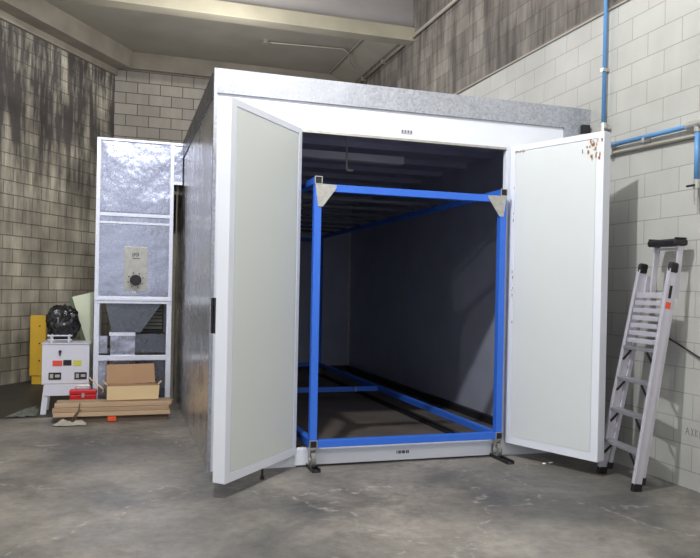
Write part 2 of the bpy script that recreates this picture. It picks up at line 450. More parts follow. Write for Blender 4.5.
# ------------------------------------------------------------ curing oven booth
X0, X1, Y0, Y1, ZT = 0.735, 4.20, 6.17, 13.25, 3.31
JL, JR, OT = 1.47, 3.425, 2.875
oven = thing('curing_oven', 'large white fronted walk in curing oven with two open doors', 'industrial oven', (2.46, 9.7, 0))
obj('side_panel', B(((X0, Y0 + 0.03, 0.0), (X0 + 0.08, Y1, 3.20))), 'galv_side', oven, label='galvanised left side of the oven')
obj('side_panel', B(((X1 - 0.10, Y0 + 0.05, 0.0), (X1, Y1, 3.20))), 'inner', oven)
obj('back_panel', B(((X0 + 0.08, Y1 - 0.1, 0.0), (X1 - 0.10, Y1, 3.20))), 'inner', oven)
obj('roof_panel', B(((X0 + 0.001, Y0 + 0.05, 3.12), (X1, Y1, 3.20))), 'inner_ceiling', oven)
obj('inner_lining', B(((X0 + 0.08, Y0 + 0.05, 0.0), (X0 + 0.10, Y1 - 0.10, 3.12))), 'inner', oven)
obj('oven_floor', B(((X0 + 0.1, Y0 + 0.05, 0.0), (X1 - 0.1, Y1 - 0.1, 0.025))), 'inner_floor', oven)
# front face around the opening
obj('front_panel', B(((X0 + 0.015, Y0, 0.0), (JL, Y0 + 0.05, 3.11)), ((JR, Y0, 0.0), (4.03, Y0 + 0.05, 3.11)), ((JL, Y0, OT), (JR, Y0 + 0.05, 3.11))), 'white', oven)
obj('opening_trim', B(((JL, Y0 - 0.006, OT - 0.022), (JR, Y0 + 0.055, OT - 0.001))), 'zinc', oven)
th = obj('threshold', B(((JL - 0.02, Y0 - 0.012, 0.012), (JR + 0.12, Y0 + 0.05, 0.155))), 'white', oven, bevel=0.004)
# roof edge flashing
obj('flashing', B(((X0 - 0.012, Y0 - 0.02, 3.11), (X1, Y0 + 0.05, ZT)), ((4.03, Y0 - 0.02, 0.0), (X1, Y0 + 0.02, 3.11)), ((X0 - 0.012, Y0 - 0.02, 0.0), (X0 + 0.015, Y0 + 0.03, 3.11))), 'galv', oven)
obj('side_flashing', B(((X0 - 0.012, Y0 + 0.05, 3.10), (X0 + 0.12, Y1, ZT))), 'galv_dark', oven)
obj('side_flashing', B(((X1 - 0.12, Y0 + 0.05, 3.20), (X1, Y1, ZT))), 'galv', oven)
obj('wall_flashing', B(((X1, Y0 - 0.01, 3.02), (4.33, Y0 + 0.05, ZT)), ((X1, Y0 - 0.01, 2.6), (X1 + 0.02, Y0 + 0.10, 3.02))), 'galv', oven)
obj('bracket', B(((4.22, Y0 - 0.05, 3.07), (4.30, Y0 - 0.01, 3.15))), 'dark', oven)
# product badge over the opening (small grey marks)
bm = bmesh.new()
for k in range(4):
    box(bm, (2.375 + k * 0.028, Y0 - 0.003, 2.925), (2.393 + k * 0.028, Y0, 2.95))
box(bm, (2.375, Y0 - 0.003, 2.916), (2.477, Y0, 2.920))
obj('badge', bm, 'rubber', oven)
bm = bmesh.new()
for k, wdt in enumerate((0.008, 0.014, 0.010, 0.016, 0.008, 0.014, 0.010)):
    box(bm, (2.385 + k * 0.018, Y0 - 0.014, 0.070), (2.385 + k * 0.018 + wdt, Y0 - 0.012, 0.097))
obj('marking', bm, 'ink', th)
# ceiling ribs, light channel, hangers
for k in range(9):
    y = 6.9 + k * 0.72
    obj('ceiling_rib', B(((X0 + 0.1, y, 3.06), (X1 - 0.1, y + 0.05, 3.12))), 'inner_ceiling', oven)
obj('light_rail', B(((X0 + 0.1, 7.68, 2.93), (X1 - 1.2, 7.80, 3.01))), 'white_metal', oven, bevel=0.005)
h = B(((2.21, 7.30, 2.74), (2.225, 7.32, 3.12)), ((2.21, 7.27, 2.74), (2.28, 7.35, 2.755)))
obj('hanger', h, 'zinc', oven)
# skirting duct at the foot of the inner side walls
obj('skirting', B(((X1 - 0.16, Y0 + 0.06, 0.025), (X1 - 0.10, Y1 - 0.1, 0.11))), 'dark', oven)
obj('skirting', B(((X0 + 0.1, Y0 + 0.06, 0.025), (X0 + 0.16, Y1 - 0.1, 0.11))), 'dark', oven)
obj('skirting', B(((X0 + 0.16, Y1 - 0.16, 0.025), (X1 - 0.16, Y1 - 0.1, 0.11))), 'dark', oven)
obj('corner_strip', B(((X1 - 0.13, Y1 - 0.14, 0.11), (X1 - 0.10, Y1 - 0.10, 3.06))), 'zinc', oven)

def oven_door(hinge, free, zb, zt, outward, skin, thick=0.10):
    h_ = Vector((hinge[0], hinge[1], 0)); f_ = Vector((free[0], free[1], 0))
    u = (f_ - h_).normalized(); n = Vector(outward).normalized(); L_ = (f_ - h_).length
    up = Vector((0, 0, 1))
    def bar(bm, a0, a1, z0, z1, d0, d1):
        pts = [h_ + u * a0 + n * d0 + up * z0, h_ + u * a1 + n * d0 + up * z0, h_ + u * a1 + n * d1 + up * z0, h_ + u * a0 + n * d1 + up * z0]
        prism(bm, pts, (0, 0, z1 - z0))
    bm = bmesh.new(); bar(bm, 0, L_, zb, zt, 0.004, thick)
    door = obj('door', bm, 'white', oven, origin=h_ + up * zb, bevel=0.004)
    e = 0.06
    bm = bmesh.new(); bar(bm, e, L_ - 0.075, zb + 0.07, zt - 0.06, -0.002, 0.004)
    obj('door_skin', bm, skin, door)
    bm = bmesh.new()
    bar(bm, 0, L_, zb, zb + 0.062, -0.004, 0.004); bar(bm, 0, L_, zt - 0.05, zt, -0.004, 0.004)
    bar(bm, 0, e - 0.008, zb + 0.062, zt - 0.05, -0.004, 0.004); bar(bm, L_ - 0.067, L_, zb + 0.062, zt - 0.05, -0.004, 0.004)
    obj('edge_trim', bm, 'white', door)
    return door, bar, L_
dL, barL, LL = oven_door((1.462, 6.145), (0.752, 5.343), 0.11, 2.875, (-0.743, 0.669, 0), 'door_skin')
dR, barR, LR = oven_door((3.455, 6.13), (3.81, 5.236), 0.13, 2.875, (0.92, 0.382, 0), 'door_skin_b')
# latch on the outer face of the left door
bm = bmesh.new(); barL(bm, LL - 0.10, LL - 0.01, 1.18, 1.44, 0.10, 0.125); barL(bm, LL - 0.08, LL - 0.03, 1.38, 1.42, 0.125, 0.145); barL(bm, LL - 0.08, LL - 0.03, 1.20, 1.24, 0.125, 0.145); barL(bm, LL - 0.08, LL - 0.03, 1.18, 1.44, 0.145, 0.165)
obj('handle', bm, 'black', dL, bevel=0.006, label='black door handle')
# hinges (three on each door, on the outer side)
for door, bar, Ld in ((dL, barL, LL), (dR, barR, LR)):
    for z in (0.45, 1.5, 2.55):
        bm = bmesh.new(); bar(bm, 0.0, 0.10, z - 0.06, z + 0.06, 0.10, 0.106)
        obj('hinge', bm, 'zinc', door)
# tape residue in the upper corner of the right door
rng = random.Random(3)
def flecks(bar, Ld, spots, door, name):
    bm = bmesh.new()
    for (a0, z0, wd, hg) in spots:
        bar(bm, a0, a0 + wd, z0, z0 + hg, -0.007, -0.0055)
    obj(name, bm, 'rust', door, label='brown tape residue')['kind'] = 'stuff'
sp = []
for k in range(26):
    sp.append((LR - 0.02 - rng.random() * 0.10 - (0.10 * rng.random() if k % 3 == 0 else 0), 2.80 - rng.random() ** 1.5 * 0.16 , 0.004 + rng.random() * 0.014, 0.008 + rng.random() * 0.03))
for k in range(8): sp.append((0.05 + rng.random() * 0.12, 2.80 + rng.random() * 0.035, 0.01 + rng.random() * 0.03, 0.004))
for k in range(10): sp.append((0.035 + rng.random() * 0.02, 1.2 + rng.random() * 1.5, 0.006, 0.01 + rng.random() * 0.02))
flecks(barR, LR, sp, dR, 'tape_residue')
# drop bolt under the left door
bm = bmesh.new(); tube(bm, [(1.12, 5.83, 0.003), (1.12, 5.83, 0.11)], 0.009, 8); tube(bm, [(1.12, 5.83, 0.003), (1.12, 5.83, 0.03)], 0.018, 10)
obj('drop_bolt', bm, 'dark', dL)

# ------------------------------------------------------------ blue cart
t = 0.062
CX0, CX1, CY0, CY1 = 1.592, 3.345, 6.055, 12.45
cart = thing('oven_cart', 'tall blue square tube rolling cart standing inside the open oven', 'cart', ((CX0 + CX1) / 2, 9.2, 0))
ZB0, ZB1 = 0.178, 0.240
ZL = 2.345
def cbox(name, lo, hi, mat='blue', **k): return obj(name, B((lo, hi)), mat, cart, bevel=0.003, **k)
for x in (CX0, CX1):
    for y in (CY0 + t / 2, CY1 - t / 2):
        cbox('post', (x - t / 2, y - t / 2, ZB1), (x + t / 2, y + t / 2, ZL + t))
    cbox('bottom_rail', (x - t / 2, CY0, ZB0), (x + t / 2, CY1, ZB1))
    cbox('top_rail', (x - t / 2, CY0, ZL + t), (x + t / 2, CY1, ZL + 2 * t - 0.005))
    bm = square_tube_end(bmesh.new(), (x, (ZB0 + ZB1) / 2), t + 0.006, CY0 - 0.010, 0.012)
    obj('end_collar', bm, 'zinc', cart)
    obj('shaded_bore', B(((x - t / 2 + 0.004, CY0 - 0.004, ZB0 + 0.004), (x + t / 2 - 0.004, CY0, ZB1 - 0.004))), 'black', cart)  # black plate paints the shade inside the open tube end
    bm = square_tube_end(bmesh.new(), (x, ZL + 1.5 * t - 0.0025), t + 0.004, CY0 - 0.010, 0.012)
    obj('end_collar', bm, 'zinc', cart)
    obj('shaded_bore', B(((x - t / 2 + 0.004, CY0 - 0.004, ZL + t + 0.003), (x + t / 2 - 0.004, CY0, ZL + 2 * t - 0.008))), 'black', cart)
for y in (CY0, CY1 - t):
    cbox('cross_beam', (CX0 + t / 2, y, ZL), (CX1 - t / 2, y + t, ZL + t))
    cbox('cross_beam', (CX0 + t / 2, y, ZB0), (CX1 - t / 2, y + t, ZB1))
cbox('cross_beam', (CX0 + t / 2, 9.27, ZB0), (CX1 - t / 2, 9.27 + t, ZB1))
obj('weld_band', B(((3.00, 9.266, ZB0 - 0.003), (3.015, 9.336, ZB1 + 0.003))), 'zinc', cart)
for k in range(8):
    y = 6.85 + k * 0.70
    cbox('top_slat', (CX0 - t / 2, y, ZL + 2 * t - 0.005), (CX1 + t / 2, y + 0.035, ZL + 2 * t + 0.03), 'slat')
for s, x in ((1, CX0), (-1, CX1)):
    e = x - s * t / 2 + 0.0
    pts = [(e + s * 0.004, CY0 - 0.005, ZL + t + 0.0), (e + s * 0.19, CY0 - 0.005, ZL + t - 0.005), (e + s * 0.19, CY0 - 0.005, ZL + t - 0.03), (e + s * t + s * 0.01, CY0 - 0.005, ZL - 0.13), (e + s * 0.03, CY0 - 0.005, ZL - 0.13)]
    g = obj('gusset', prism(bmesh.new(), pts, (0, 0.005, 0)), 'zinc', cart)
    for (bx, bz) in ((0.05, -0.02), (0.05, -0.09), (0.14, 0.03)):
        obj('bolt', tube(bmesh.new(), [(e + s * bx, CY0 - 0.011, ZL + bz + 0.01), (e + s * bx, CY0 - 0.005, ZL + bz + 0.01)], 0.007, 6), 'zinc', g)
def caster(x, y, zf):
    r = (ZB0 - zf) * 0.40
    bm = B(((x - 0.032, y - 0.032, ZB0 - 0.012), (x + 0.032, y + 0.032, ZB0)))
    prism(bm, [(x - 0.026, y - 0.028, ZB0 - 0.012), (x - 0.026, y + 0.028, ZB0 - 0.012), (x - 0.026, y + 0.012, zf + r * 0.8), (x - 0.026, y - 0.012, zf + r * 0.8)], (0.005, 0, 0))
    prism(bm, [(x + 0.021, y - 0.028, ZB0 - 0.012), (x + 0.021, y + 0.028, ZB0 - 0.012), (x + 0.021, y + 0.012, zf + r * 0.8), (x + 0.021, y - 0.012, zf + r * 0.8)], (0.005, 0, 0))
    c = obj('caster', bm, 'zinc', cart)
    bm = tube(bmesh.new(), [(x - 0.018, y, zf + r), (x + 0.018, y, zf + r)], r, 20)
    obj('wheel', bm, 'rubber', c, smooth=False)
    obj('hub', tube(bmesh.new(), [(x - 0.028, y, zf + r), (x + 0.028, y, zf + r)], r * 0.35, 12), 'zinc', c)
for x in (CX0, CX1):
    caster(x, CY0 + t / 2, 0.006)
    caster(x, CY1 - 0.1, 0.031)

# floor channels under the wheels
def channel(name, x, y0, y1, z, label):
    bm = B(((x - 0.035, y0, z), (x + 0.035, y1, z + 0.006)), ((x - 0.035, y0, z + 0.006), (x - 0.029, y1, z + 0.030)), ((x + 0.029, y0, z + 0.006), (x + 0.035, y1, z + 0.030)))
    return tag(obj(name, bm, 'dark', None, origin=(x, (y0 + y1) / 2, z)), label, 'floor track', 'wheel tracks of the cart')
channel('floor_track', CX0, 5.93, 6.155, 0.0, 'short dark steel track under the left front caster, outside the threshold')
channel('floor_track', CX1, 5.83, 6.155, 0.0, 'short dark steel track under the right front caster, outside the threshold')
channel('floor_track', CX0, 6.31, 13.05, 0.0255, 'long dark track on the oven floor under the left rail of the blue cart')
channel('floor_track', CX1, 6.31, 13.05, 0.0255, 'long dark track on the oven floor under the right rail of the blue cart')

# ------------------------------------------------------------ heater unit beside the booth
HX0, HX1, HY0, HY1, HZ = -0.275, 0.62, 9.30, 10.35, 3.275
heater = thing('burner_unit', 'tall galvanised burner unit on an open frame beside the oven', 'air heater', ((HX0 + HX1) / 2, 9.8, 0))
p = 0.06
def hb(name, lo, hi, mat='galv_frame', parent=None, bev=0.002, label=None): return obj(name, B((lo, hi)), mat, parent or heater, bevel=bev, label=label)
for x in (HX0, HX1 - p):
    for y in (HY0, HY1 - p):
        hb('post', (x, y, 0.0), (x + p, y + p, 1.30))
ft = 0.045
obj('panel_frame', B(((HX0, HY0 - 0.008, 1.30), (HX0 + ft, HY0 + 0.02, HZ)), ((HX1 - ft, HY0 - 0.008, 1.30), (HX1, HY0 + 0.02, HZ)),
    ((HX0 + ft, HY0 - 0.008, HZ - 0.03), (HX1 - ft, HY0 + 0.02, HZ)), ((HX0 + ft, HY0 - 0.008, 2.345), (HX1 - ft, HY0 + 0.02, 2.385)),
    ((HX0 + ft, HY0 - 0.008, 2.255), (HX1 - ft, HY0 + 0.02, 2.28)), ((HX0 + ft, HY0 - 0.008, 1.30), (HX1 - ft, HY0 + 0.02, 1.385))), 'galv_frame', heater, bevel=0.003)
obj('cabinet', B(((HX0 + 0.005, HY0 + 0.012, 1.30), (HX1 - 0.005, HY1, HZ - 0.005))), 'galv_panel', heater)
ap = hb('access_panel', (HX0 + ft + 0.02, HY0 - 0.006, 1.40), (HX1 - ft - 0.02, HY0 + 0.012, 2.245), 'galv_panel')
hb('upper_panel', (HX0 + ft + 0.02, HY0 - 0.002, 2.40), (HX1 - ft - 0.02, HY0 + 0.012, HZ - 0.045), 'galv_panel')
hb('ledge_strip', (HX0, HY0 - 0.02, 1.335), (HX1, HY0 - 0.006, 1.365), 'galv_frame')
pt = hb('burner_plate', (0.055, HY0 - 0.014, 1.455), (0.325, HY0 - 0.006, 1.985), 'zinc', ap)
def disc(cx, cz, y0, y1, r, seg=24): return tube(bmesh.new(), [(cx, y0, cz), (cx, y1, cz)], r, seg)
obj('flange', disc(0.19, 1.585, HY0 - 0.030, HY0 - 0.014, 0.105), 'zinc', pt)
obj('motor_cap', disc(0.19, 1.585, HY0 - 0.10, HY0 - 0.030, 0.066), 'dark', pt, bevel=0.01)
for k in range(8):
    a_ = k * math.pi / 4 + 0.3
    obj('bolt', disc(0.19 + 0.088 * math.cos(a_), 1.585 + 0.088 * math.sin(a_), HY0 - 0.038, HY0 - 0.030, 0.009, 6), 'dark', pt)
bm = bmesh.new()
for k in range(5):
    box(bm, (0.15 + 0.016 * k, HY0 - 0.017, 1.86 + 0.012 * (k % 3)), (0.158 + 0.016 * k, HY0 - 0.014, 1.91 + 0.006 * (k % 2)))
box(bm, (0.15, HY0 - 0.017, 1.84), (0.235, HY0 - 0.014, 1.848))
obj('rating_mark', bm, 'ink', pt)
hb('bolt_head', (0.15, HY0 - 0.016, 1.40), (0.20, HY0 - 0.006, 1.44), 'zinc', ap)
# lower frame rails
hb('frame_rail', (HX0 + p, HY0, 0.615), (HX1 - p, HY0 + p, 0.675))
hb('frame_rail', (HX0 + p, HY1 - p, 0.615), (HX1 - p, HY1, 0.675))
hb('frame_rail', (HX0, HY0 + p, 0.615), (HX0 + p, HY1 - p, 0.675))
hb('frame_rail', (HX1 - p, HY0 + p, 0.615), (HX1, HY1 - p, 0.675))
# hopper duct: wide top, narrow foot, slanting to the right
hy0, hy1 = HY0 + 0.05, HY1 - 0.12
obj('hopper', prism(bmesh.new(), [(-0.15, hy0, 1.30), (0.50, hy0, 1.30), (0.26, hy0, 0.95), (-0.07, hy0, 0.95)], (0, 0.5, 0)), 'galv_dark', heater)
obj('duct', B(((-0.085, hy0, 0.02), (0.20, hy0 + 0.5, 0.94))), 'galv_panel', heater)
obj('duct_collar', B(((-0.10, hy0 - 0.02, 0.91), (0.20, hy0 + 0.52, 0.95))), 'galv_frame', heater)
obj('filter_box', B(((0.20, hy0 + 0.05, 0.70), (HX1 - p, hy1, 0.93))), 'galv_dark', heater)
obj('filter_box', B(((0.20, hy0 + 0.05, 0.02), (HX1 - p, hy1, 0.60))), 'galv_dark', heater)
ly = hy0 + 0.56
lv = obj('louvre_frame', B(((0.24, ly - 0.01, 0.94), (HX1 - p, ly + 0.02, 1.29))), 'board_edge', heater)
for k in range(7):
    z = 0.965 + k * 0.046
    obj('louvre_blade', prism(bmesh.new(), [(0.25, ly - 0.07, z), (0.25, ly - 0.030, z + 0.032), (0.25, ly - 0.022, z + 0.032), (0.25, ly - 0.062, z)], (HX1 - p - 0.27, 0, 0)), 'white_dirty', lv)
obj('left_plate', B(((HX0 + p, HY0 + 0.03, 0.70), (-0.12, HY0 + 0.04, 0.91)), ((HX0 + p, HY0 + 0.03, 0.02), (-0.12, HY0 + 0.04, 0.61))), 'galv_panel', heater)
# duct bridging to the booth
obj('bridge_duct', B(((HX1, HY0 + 0.02, 2.80), (X0 - 0.014, HY1 - 0.05, HZ - 0.005))), 'galv_panel', heater)
obj('bridge_frame', B(((HX1, HY0, 2.765), (X0 - 0.014, HY0 + 0.03, 2.80))), 'galv_frame', heater)
obj('bridge_frame', B(((HX1, HY0, HZ - 0.03), (X0 - 0.014, HY0 + 0.03, HZ))), 'galv_frame', heater)
obj('back_baffle', B(((HX1, HY1 - 0.03, 0.0), (X0 - 0.014, HY1, 2.77))), 'ledge', heater)

# ------------------------------------------------------------ white control box on legs
cb_ = thing('control_cabinet', 'white metal control box on splayed legs with red and yellow labels', 'control cabinet', (-0.54, 9.45, 0))
bx0, bx1, by0, by1 = -0.83, -0.315, 9.22, 9.62
body = obj('body', B(((bx0, by0, 0.36), (bx1, by1, 0.82))), 'white_metal', cb_, bevel=0.006)
obj('skirt', B(((bx0 + 0.03, by0 - 0.01, 0.22), (bx1, by0 + 0.01, 0.352))), 'white_metal', cb_, bevel=0.003)
obj('lip', B(((bx0 - 0.004, by0 - 0.006, 0.352), (bx1 + 0.004, by0 + 0.0, 0.364))), 'zinc', body)
obj('top_flange', B(((bx0 - 0.008, by0 - 0.012, 0.82), (bx1 + 0.008, by1 + 0.01, 0.832))), 'white_metal', body)
for (fx, tx) in ((bx0 + 0.02, bx0 + 0.055), (bx1 - 0.03, bx1 - 0.035)):
    for y in (by0 + 0.03, by1 - 0.03):
        obj('leg', beam(bmesh.new(), (fx, y, 0.0), (tx, y, 0.36), 0.04, 0.062), 'white_metal', cb_, bevel=0.002)
def plate(name, x0, x1, z0, z1, mat, par=body, d=0.006):
    return obj(name, B(((x0, by0 - d, z0), (x1, by0, z1))), mat, par, bevel=0.001)
plate('warning_label', -0.715, -0.61, 0.565, 0.63, 'label_red')
plate('switch_plate', -0.60, -0.51, 0.57, 0.635, 'black')
plate('notice_label', -0.49, -0.40, 0.565, 0.63, 'label_yellow')
for x0 in (-0.755, -0.475):
    s_ = plate('socket', x0, x0 + 0.135, 0.41, 0.49, 'black', d=0.012)
    for k, (a0, a1) in enumerate(((0.015, 0.05), (0.07, 0.12))):
        obj('outlet', B(((x0 + a0, by0 - 0.016, 0.425 + 0.01 * k), (x0 + a1, by0 - 0.012, 0.475 - 0.008 * k))), 'zinc', s_)
bm = disc(-0.635, 0.735, by0 - 0.03, by0, 0.016, 12); box(bm, (-0.642, by0 - 0.02, 0.69), (-0.628, by0, 0.73))
obj('key_switch', bm, 'dark', body)
bm = bmesh.new()
for x in (-0.74, -0.55):
    tube(bm, [(x, by0 + 0.05, 0.832), (x, by0 + 0.05, 0.915)], 0.008, 8)
    tube(bm, [(x, by0 + 0.25, 0.832), (x, by0 + 0.25, 0.915)], 0.008, 8)
tube(bm, [(-0.78, by0 + 0.05, 0.915), (-0.51, by0 + 0.05, 0.915)], 0.009, 8)
tube(bm, [(-0.74, by0 + 0.05, 0.915), (-0.74, by0 + 0.25, 0.915)], 0.008, 8)
tube(bm, [(-0.55, by0 + 0.05, 0.915), (-0.55, by0 + 0.25, 0.915)], 0.008, 8)
tube(bm, [(-0.78, by0 + 0.05, 0.865), (-0.51, by0 + 0.05, 0.865)], 0.006, 8)
obj('wire_rack', bm, 'white_metal', cb_)
obj('cable', tube(bmesh.new(), arc_path([(bx1, by0 + 0.05, 0.42), (-0.28, 9.17, 0.40), (-0.14, 8.93, 0.32), (-0.15, 8.88, 0.30)], 0.03), 0.008, 8), 'card_light', cb_, label='tan cable')

# black bundle on top of the box
def lump(name, c, r, mat, seed, amp=0.25, sub=4, freq=3.0):
    from mathutils import noise
    bm = bmesh.new()
    bmesh.ops.create_icosphere(bm, subdivisions=sub, radius=1.0)
    for v in bm.verts:
        d = v.co.normalized()
        k = 1 + amp * noise.noise(d * freq + Vector((seed, seed, seed))) + amp * 0.5 * noise.noise(d * freq * 3 + Vector((seed, 0, 0)))
        co = Vector((d.x * r[0] * k, d.y * r[1] * k, d.z * r[2] * k))
        if co.z < -r[2] * 0.85: co.z = -r[2] * 0.85
        v.co = co + Vector(c)
    return bm
bm = lump('bag', (-0.635, 9.62, 1.04), (0.185, 0.14, 0.225), 'bag', 4.0, 0.22, 5, 2.2)
b_ = obj('rubbish_bag', bm, 'bag', None, origin=(-0.635, 9.62, 0.84), smooth=True)
tag(b_, 'shiny black plastic wrapped bundle sitting on the white control box', 'bag')
# pale board leaning behind the box
bm = bmesh.new()
lo_a, lo_b = Vector((-0.44, 9.70, 0.0)), Vector((-0.17, 9.72, 0.0))
P0 = Vector((-0.46, 9.78, 0.60)); 
pts = [Vector((-0.43, 9.68, 0.0)), Vector((-0.345, 9.68, 0.0)), Vector((-0.345, 9.68, 0.86)), Vector((-0.345, 9.73, 1.42)), Vector((-0.56, 9.73, 1.36))]
pts = [Vector((-0.395, 9.66, 0.0)), Vector((-0.12, 9.66, 0.0)), Vector((-0.325, 9.88, 1.42)), Vector((-0.555, 9.88, 1.34))]
wb = obj('leaning_board', prism(bmesh.new(), [Vector((-0.36, 9.66, 0.0)), Vector((-0.30, 9.66, 0.0)), Vector((-0.30, 9.88, 1.43)), Vector((-0.555, 9.87, 1.36)), Vector((-0.375, 9.784, 0.80))], (0, 0.03, 0)), 'board', None, origin=(-0.36, 9.7, 0.0))
tag(wb, 'pale green board leaning behind the white control box', 'board')
obj('board_edge', prism(bmesh.new(), [Vector((-0.60, 9.872, 1.345)), Vector((-0.557, 9.871, 1.358)), Vector((-0.377, 9.785, 0.80)), Vector((-0.362, 9.66, 0.0)), Vector((-0.40, 9.66, 0.0)), Vector((-0.42, 9.784, 0.79))], (0, 0.028, 0)), 'board_edge', wb, label='dark green edge strip')

# yellow guard box at the wall
yb = thing('yellow_post_cover', 'yellow steel guard cover standing in front of the grimy block wall', 'guard', (-1.16, 12.1, 0))
obj('cover', B(((-1.265, 12.0, 0.13), (-1.045, 12.14, 1.04))), 'yellow', yb, bevel=0.01)
obj('foot', B(((-1.235, 12.02, 0.0), (-1.06, 12.12, 0.13))), 'yellow', yb, bevel=0.004)
for z in (0.36, 0.62, 0.88):
    obj('bolt', tube(bmesh.new(), [(-1.13, 11.99, z), (-1.13, 12.0, z)], 0.012, 8), 'dark', yb)

# ------------------------------------------------------------ timber, carton, tool box
pal = thing('pallet', 'low dark wooden pallet under the pale planks', 'pallet', (-0.02, 8.92, 0))
for y in (8.67, 8.83, 8.99):
    obj('runner', B(((-0.52, y - 0.03, 0.0), (0.56, y + 0.03, 0.055))), 'pallet', pal)
for k in range(5):
    x = -0.50 + k * 0.245
    obj('deck_board', B(((x, 8.63, 0.0555), (x + 0.08, 9.03, 0.068))), 'pallet', pal)
obj('clamp', B(((-0.09, 8.612, 0.01), (0.0, 8.638, 0.066))), 'orange', pal, label='orange plastic clamp')
bm = B(((0, -0.045, 0), (1.235, 0.045, 0.047)))
proto = obj('plank', bm, 'plank', None, origin=(0, 0, 0), bevel=0.007)
spots = []
for row, (z, n, x0) in enumerate(((0.0685, 4, -0.665), (0.116, 4, -0.655), (0.1635, 3, -0.625))):
    for k in range(n):
        spots.append((x0 + rng.uniform(-0.03, 0.02), 8.655 + k * 0.103 + row * 0.022 + rng.uniform(-0.006, 0.004), z, rng.uniform(-0.003, 0.003), row, k))
rows = ('bottom layer', 'middle layer', 'top layer')
pos = ('frontmost', 'second from the front', 'third from the front', 'rearmost')
for i, (x, y, z, rz, row, k) in enumerate(spots):
    o = proto if i == 0 else proto.copy()
    if i: COL.objects.link(o)
    o.location = (x, y, z); o.rotation_euler = (0, 0, rz)
    pk = 'rearmost' if (row == 2 and k == 2) else pos[k]
    tag(o, 'pale softwood plank, %s in the %s of the stack' % (pk, rows[row]), 'plank', 'planks stacked on the pallet')
spl = thing('strap', 'twisted brown strap tied around the left end of the planks', 'strap', (-0.40, 8.61, 0.07))
obj('band', tube(bmesh.new(), arc_path([(-0.38, 8.612, 0.216), (-0.385, 8.592, 0.16), (-0.41, 8.588, 0.09), (-0.42, 8.588, 0.02)], 0.02), 0.007, 8), 'pallet', spl)
obj('band', tube(bmesh.new(), arc_path([(-0.36, 8.590, 0.15), (-0.42, 8.585, 0.11), (-0.45, 8.585, 0.05)], 0.02), 0.006, 8), 'pallet', spl)

# carton with one flap raised
ct = thing('cardboard_box', 'open shallow cardboard box with its rear flap raised on the planks', 'box', (0.19, 8.83, 0.212))
cx0, cx1, cy0, cy1, cz0, cz1 = -0.105, 0.455, 8.74, 8.90, 0.212, 0.385
obj('front_side', prism(bmesh.new(), [(cx0, cy0, cz0 + 0.01), (cx1, cy0, cz0 + 0.015), (cx1 + 0.01, cy0 - 0.02, cz1), (cx0, cy0 - 0.02, cz1 - 0.005)], (0, 0.006, 0)), 'card_light', ct, label='pale front side of the box')
obj('box_side', B(((cx0, cy0 + 0.007, cz0), (cx0 + 0.006, cy1, cz1))), 'card', ct)
obj('box_side', B(((cx1 - 0.006, cy0 + 0.007, cz0), (cx1, cy1, cz1))), 'card', ct)
obj('rear_side', B(((cx0 + 0.006, cy1 - 0.006, cz0), (cx1 - 0.006, cy1, cz1))), 'card', ct)
obj('bottom', B(((cx0 + 0.006, cy0 + 0.007, cz0), (cx1 - 0.006, cy1 - 0.006, cz0 + 0.006))), 'card', ct)
obj('raised_flap', prism(bmesh.new(), [(cx0 - 0.01, cy1, cz1 + 0.002), (0.17, cy1 + 0.0, cz1 + 0.001), (cx1 - 0.03, cy1, cz1 + 0.01), (cx1 - 0.045, cy1 + 0.07, 0.61), (cx0 - 0.01, cy1 + 0.07, 0.60)], (0, 0.006, 0.0)), 'card', ct, label='raised brown flap')
obj('side_flap', prism(bmesh.new(), [(cx1, cy0 + 0.01, cz1), (cx1 + 0.035, cy0 + 0.03, cz1 + 0.035), (cx1 + 0.035, cy1 - 0.03, cz1 + 0.035), (cx1, cy1, cz1)], (0, 0, 0.005)), 'card_light', ct)
obj('side_flap', prism(bmesh.new(), [(cx0, cy0 + 0.01, cz1), (cx0 - 0.035, cy0 + 0.03, cz1 + 0.03), (cx0 - 0.035, cy1 - 0.03, cz1 + 0.03), (cx0, cy1, cz1)], (0, 0, 0.005)), 'card_light', ct)

rb = thing('toolbox', 'red metal toolbox under the white control box behind the planks', 'toolbox', (-0.37, 9.13, 0.0))
obj('body', B(((-0.515, 9.075, 0.0), (-0.225, 9.185, 0.245))), 'red', rb, bevel=0.008)
obj('lid', B(((-0.52, 9.07, 0.248), (-0.22, 9.19, 0.30))), 'red', rb, bevel=0.012)
obj('handle', tube(bmesh.new(), arc_path([(-0.46, 9.13, 0.30), (-0.45, 9.13, 0.345), (-0.30, 9.13, 0.345), (-0.29, 9.13, 0.30)], 0.02), 0.009, 8), 'zinc', rb)
obj('latch', B(((-0.385, 9.064, 0.21), (-0.355, 9.07, 0.265))), 'zinc', rb)

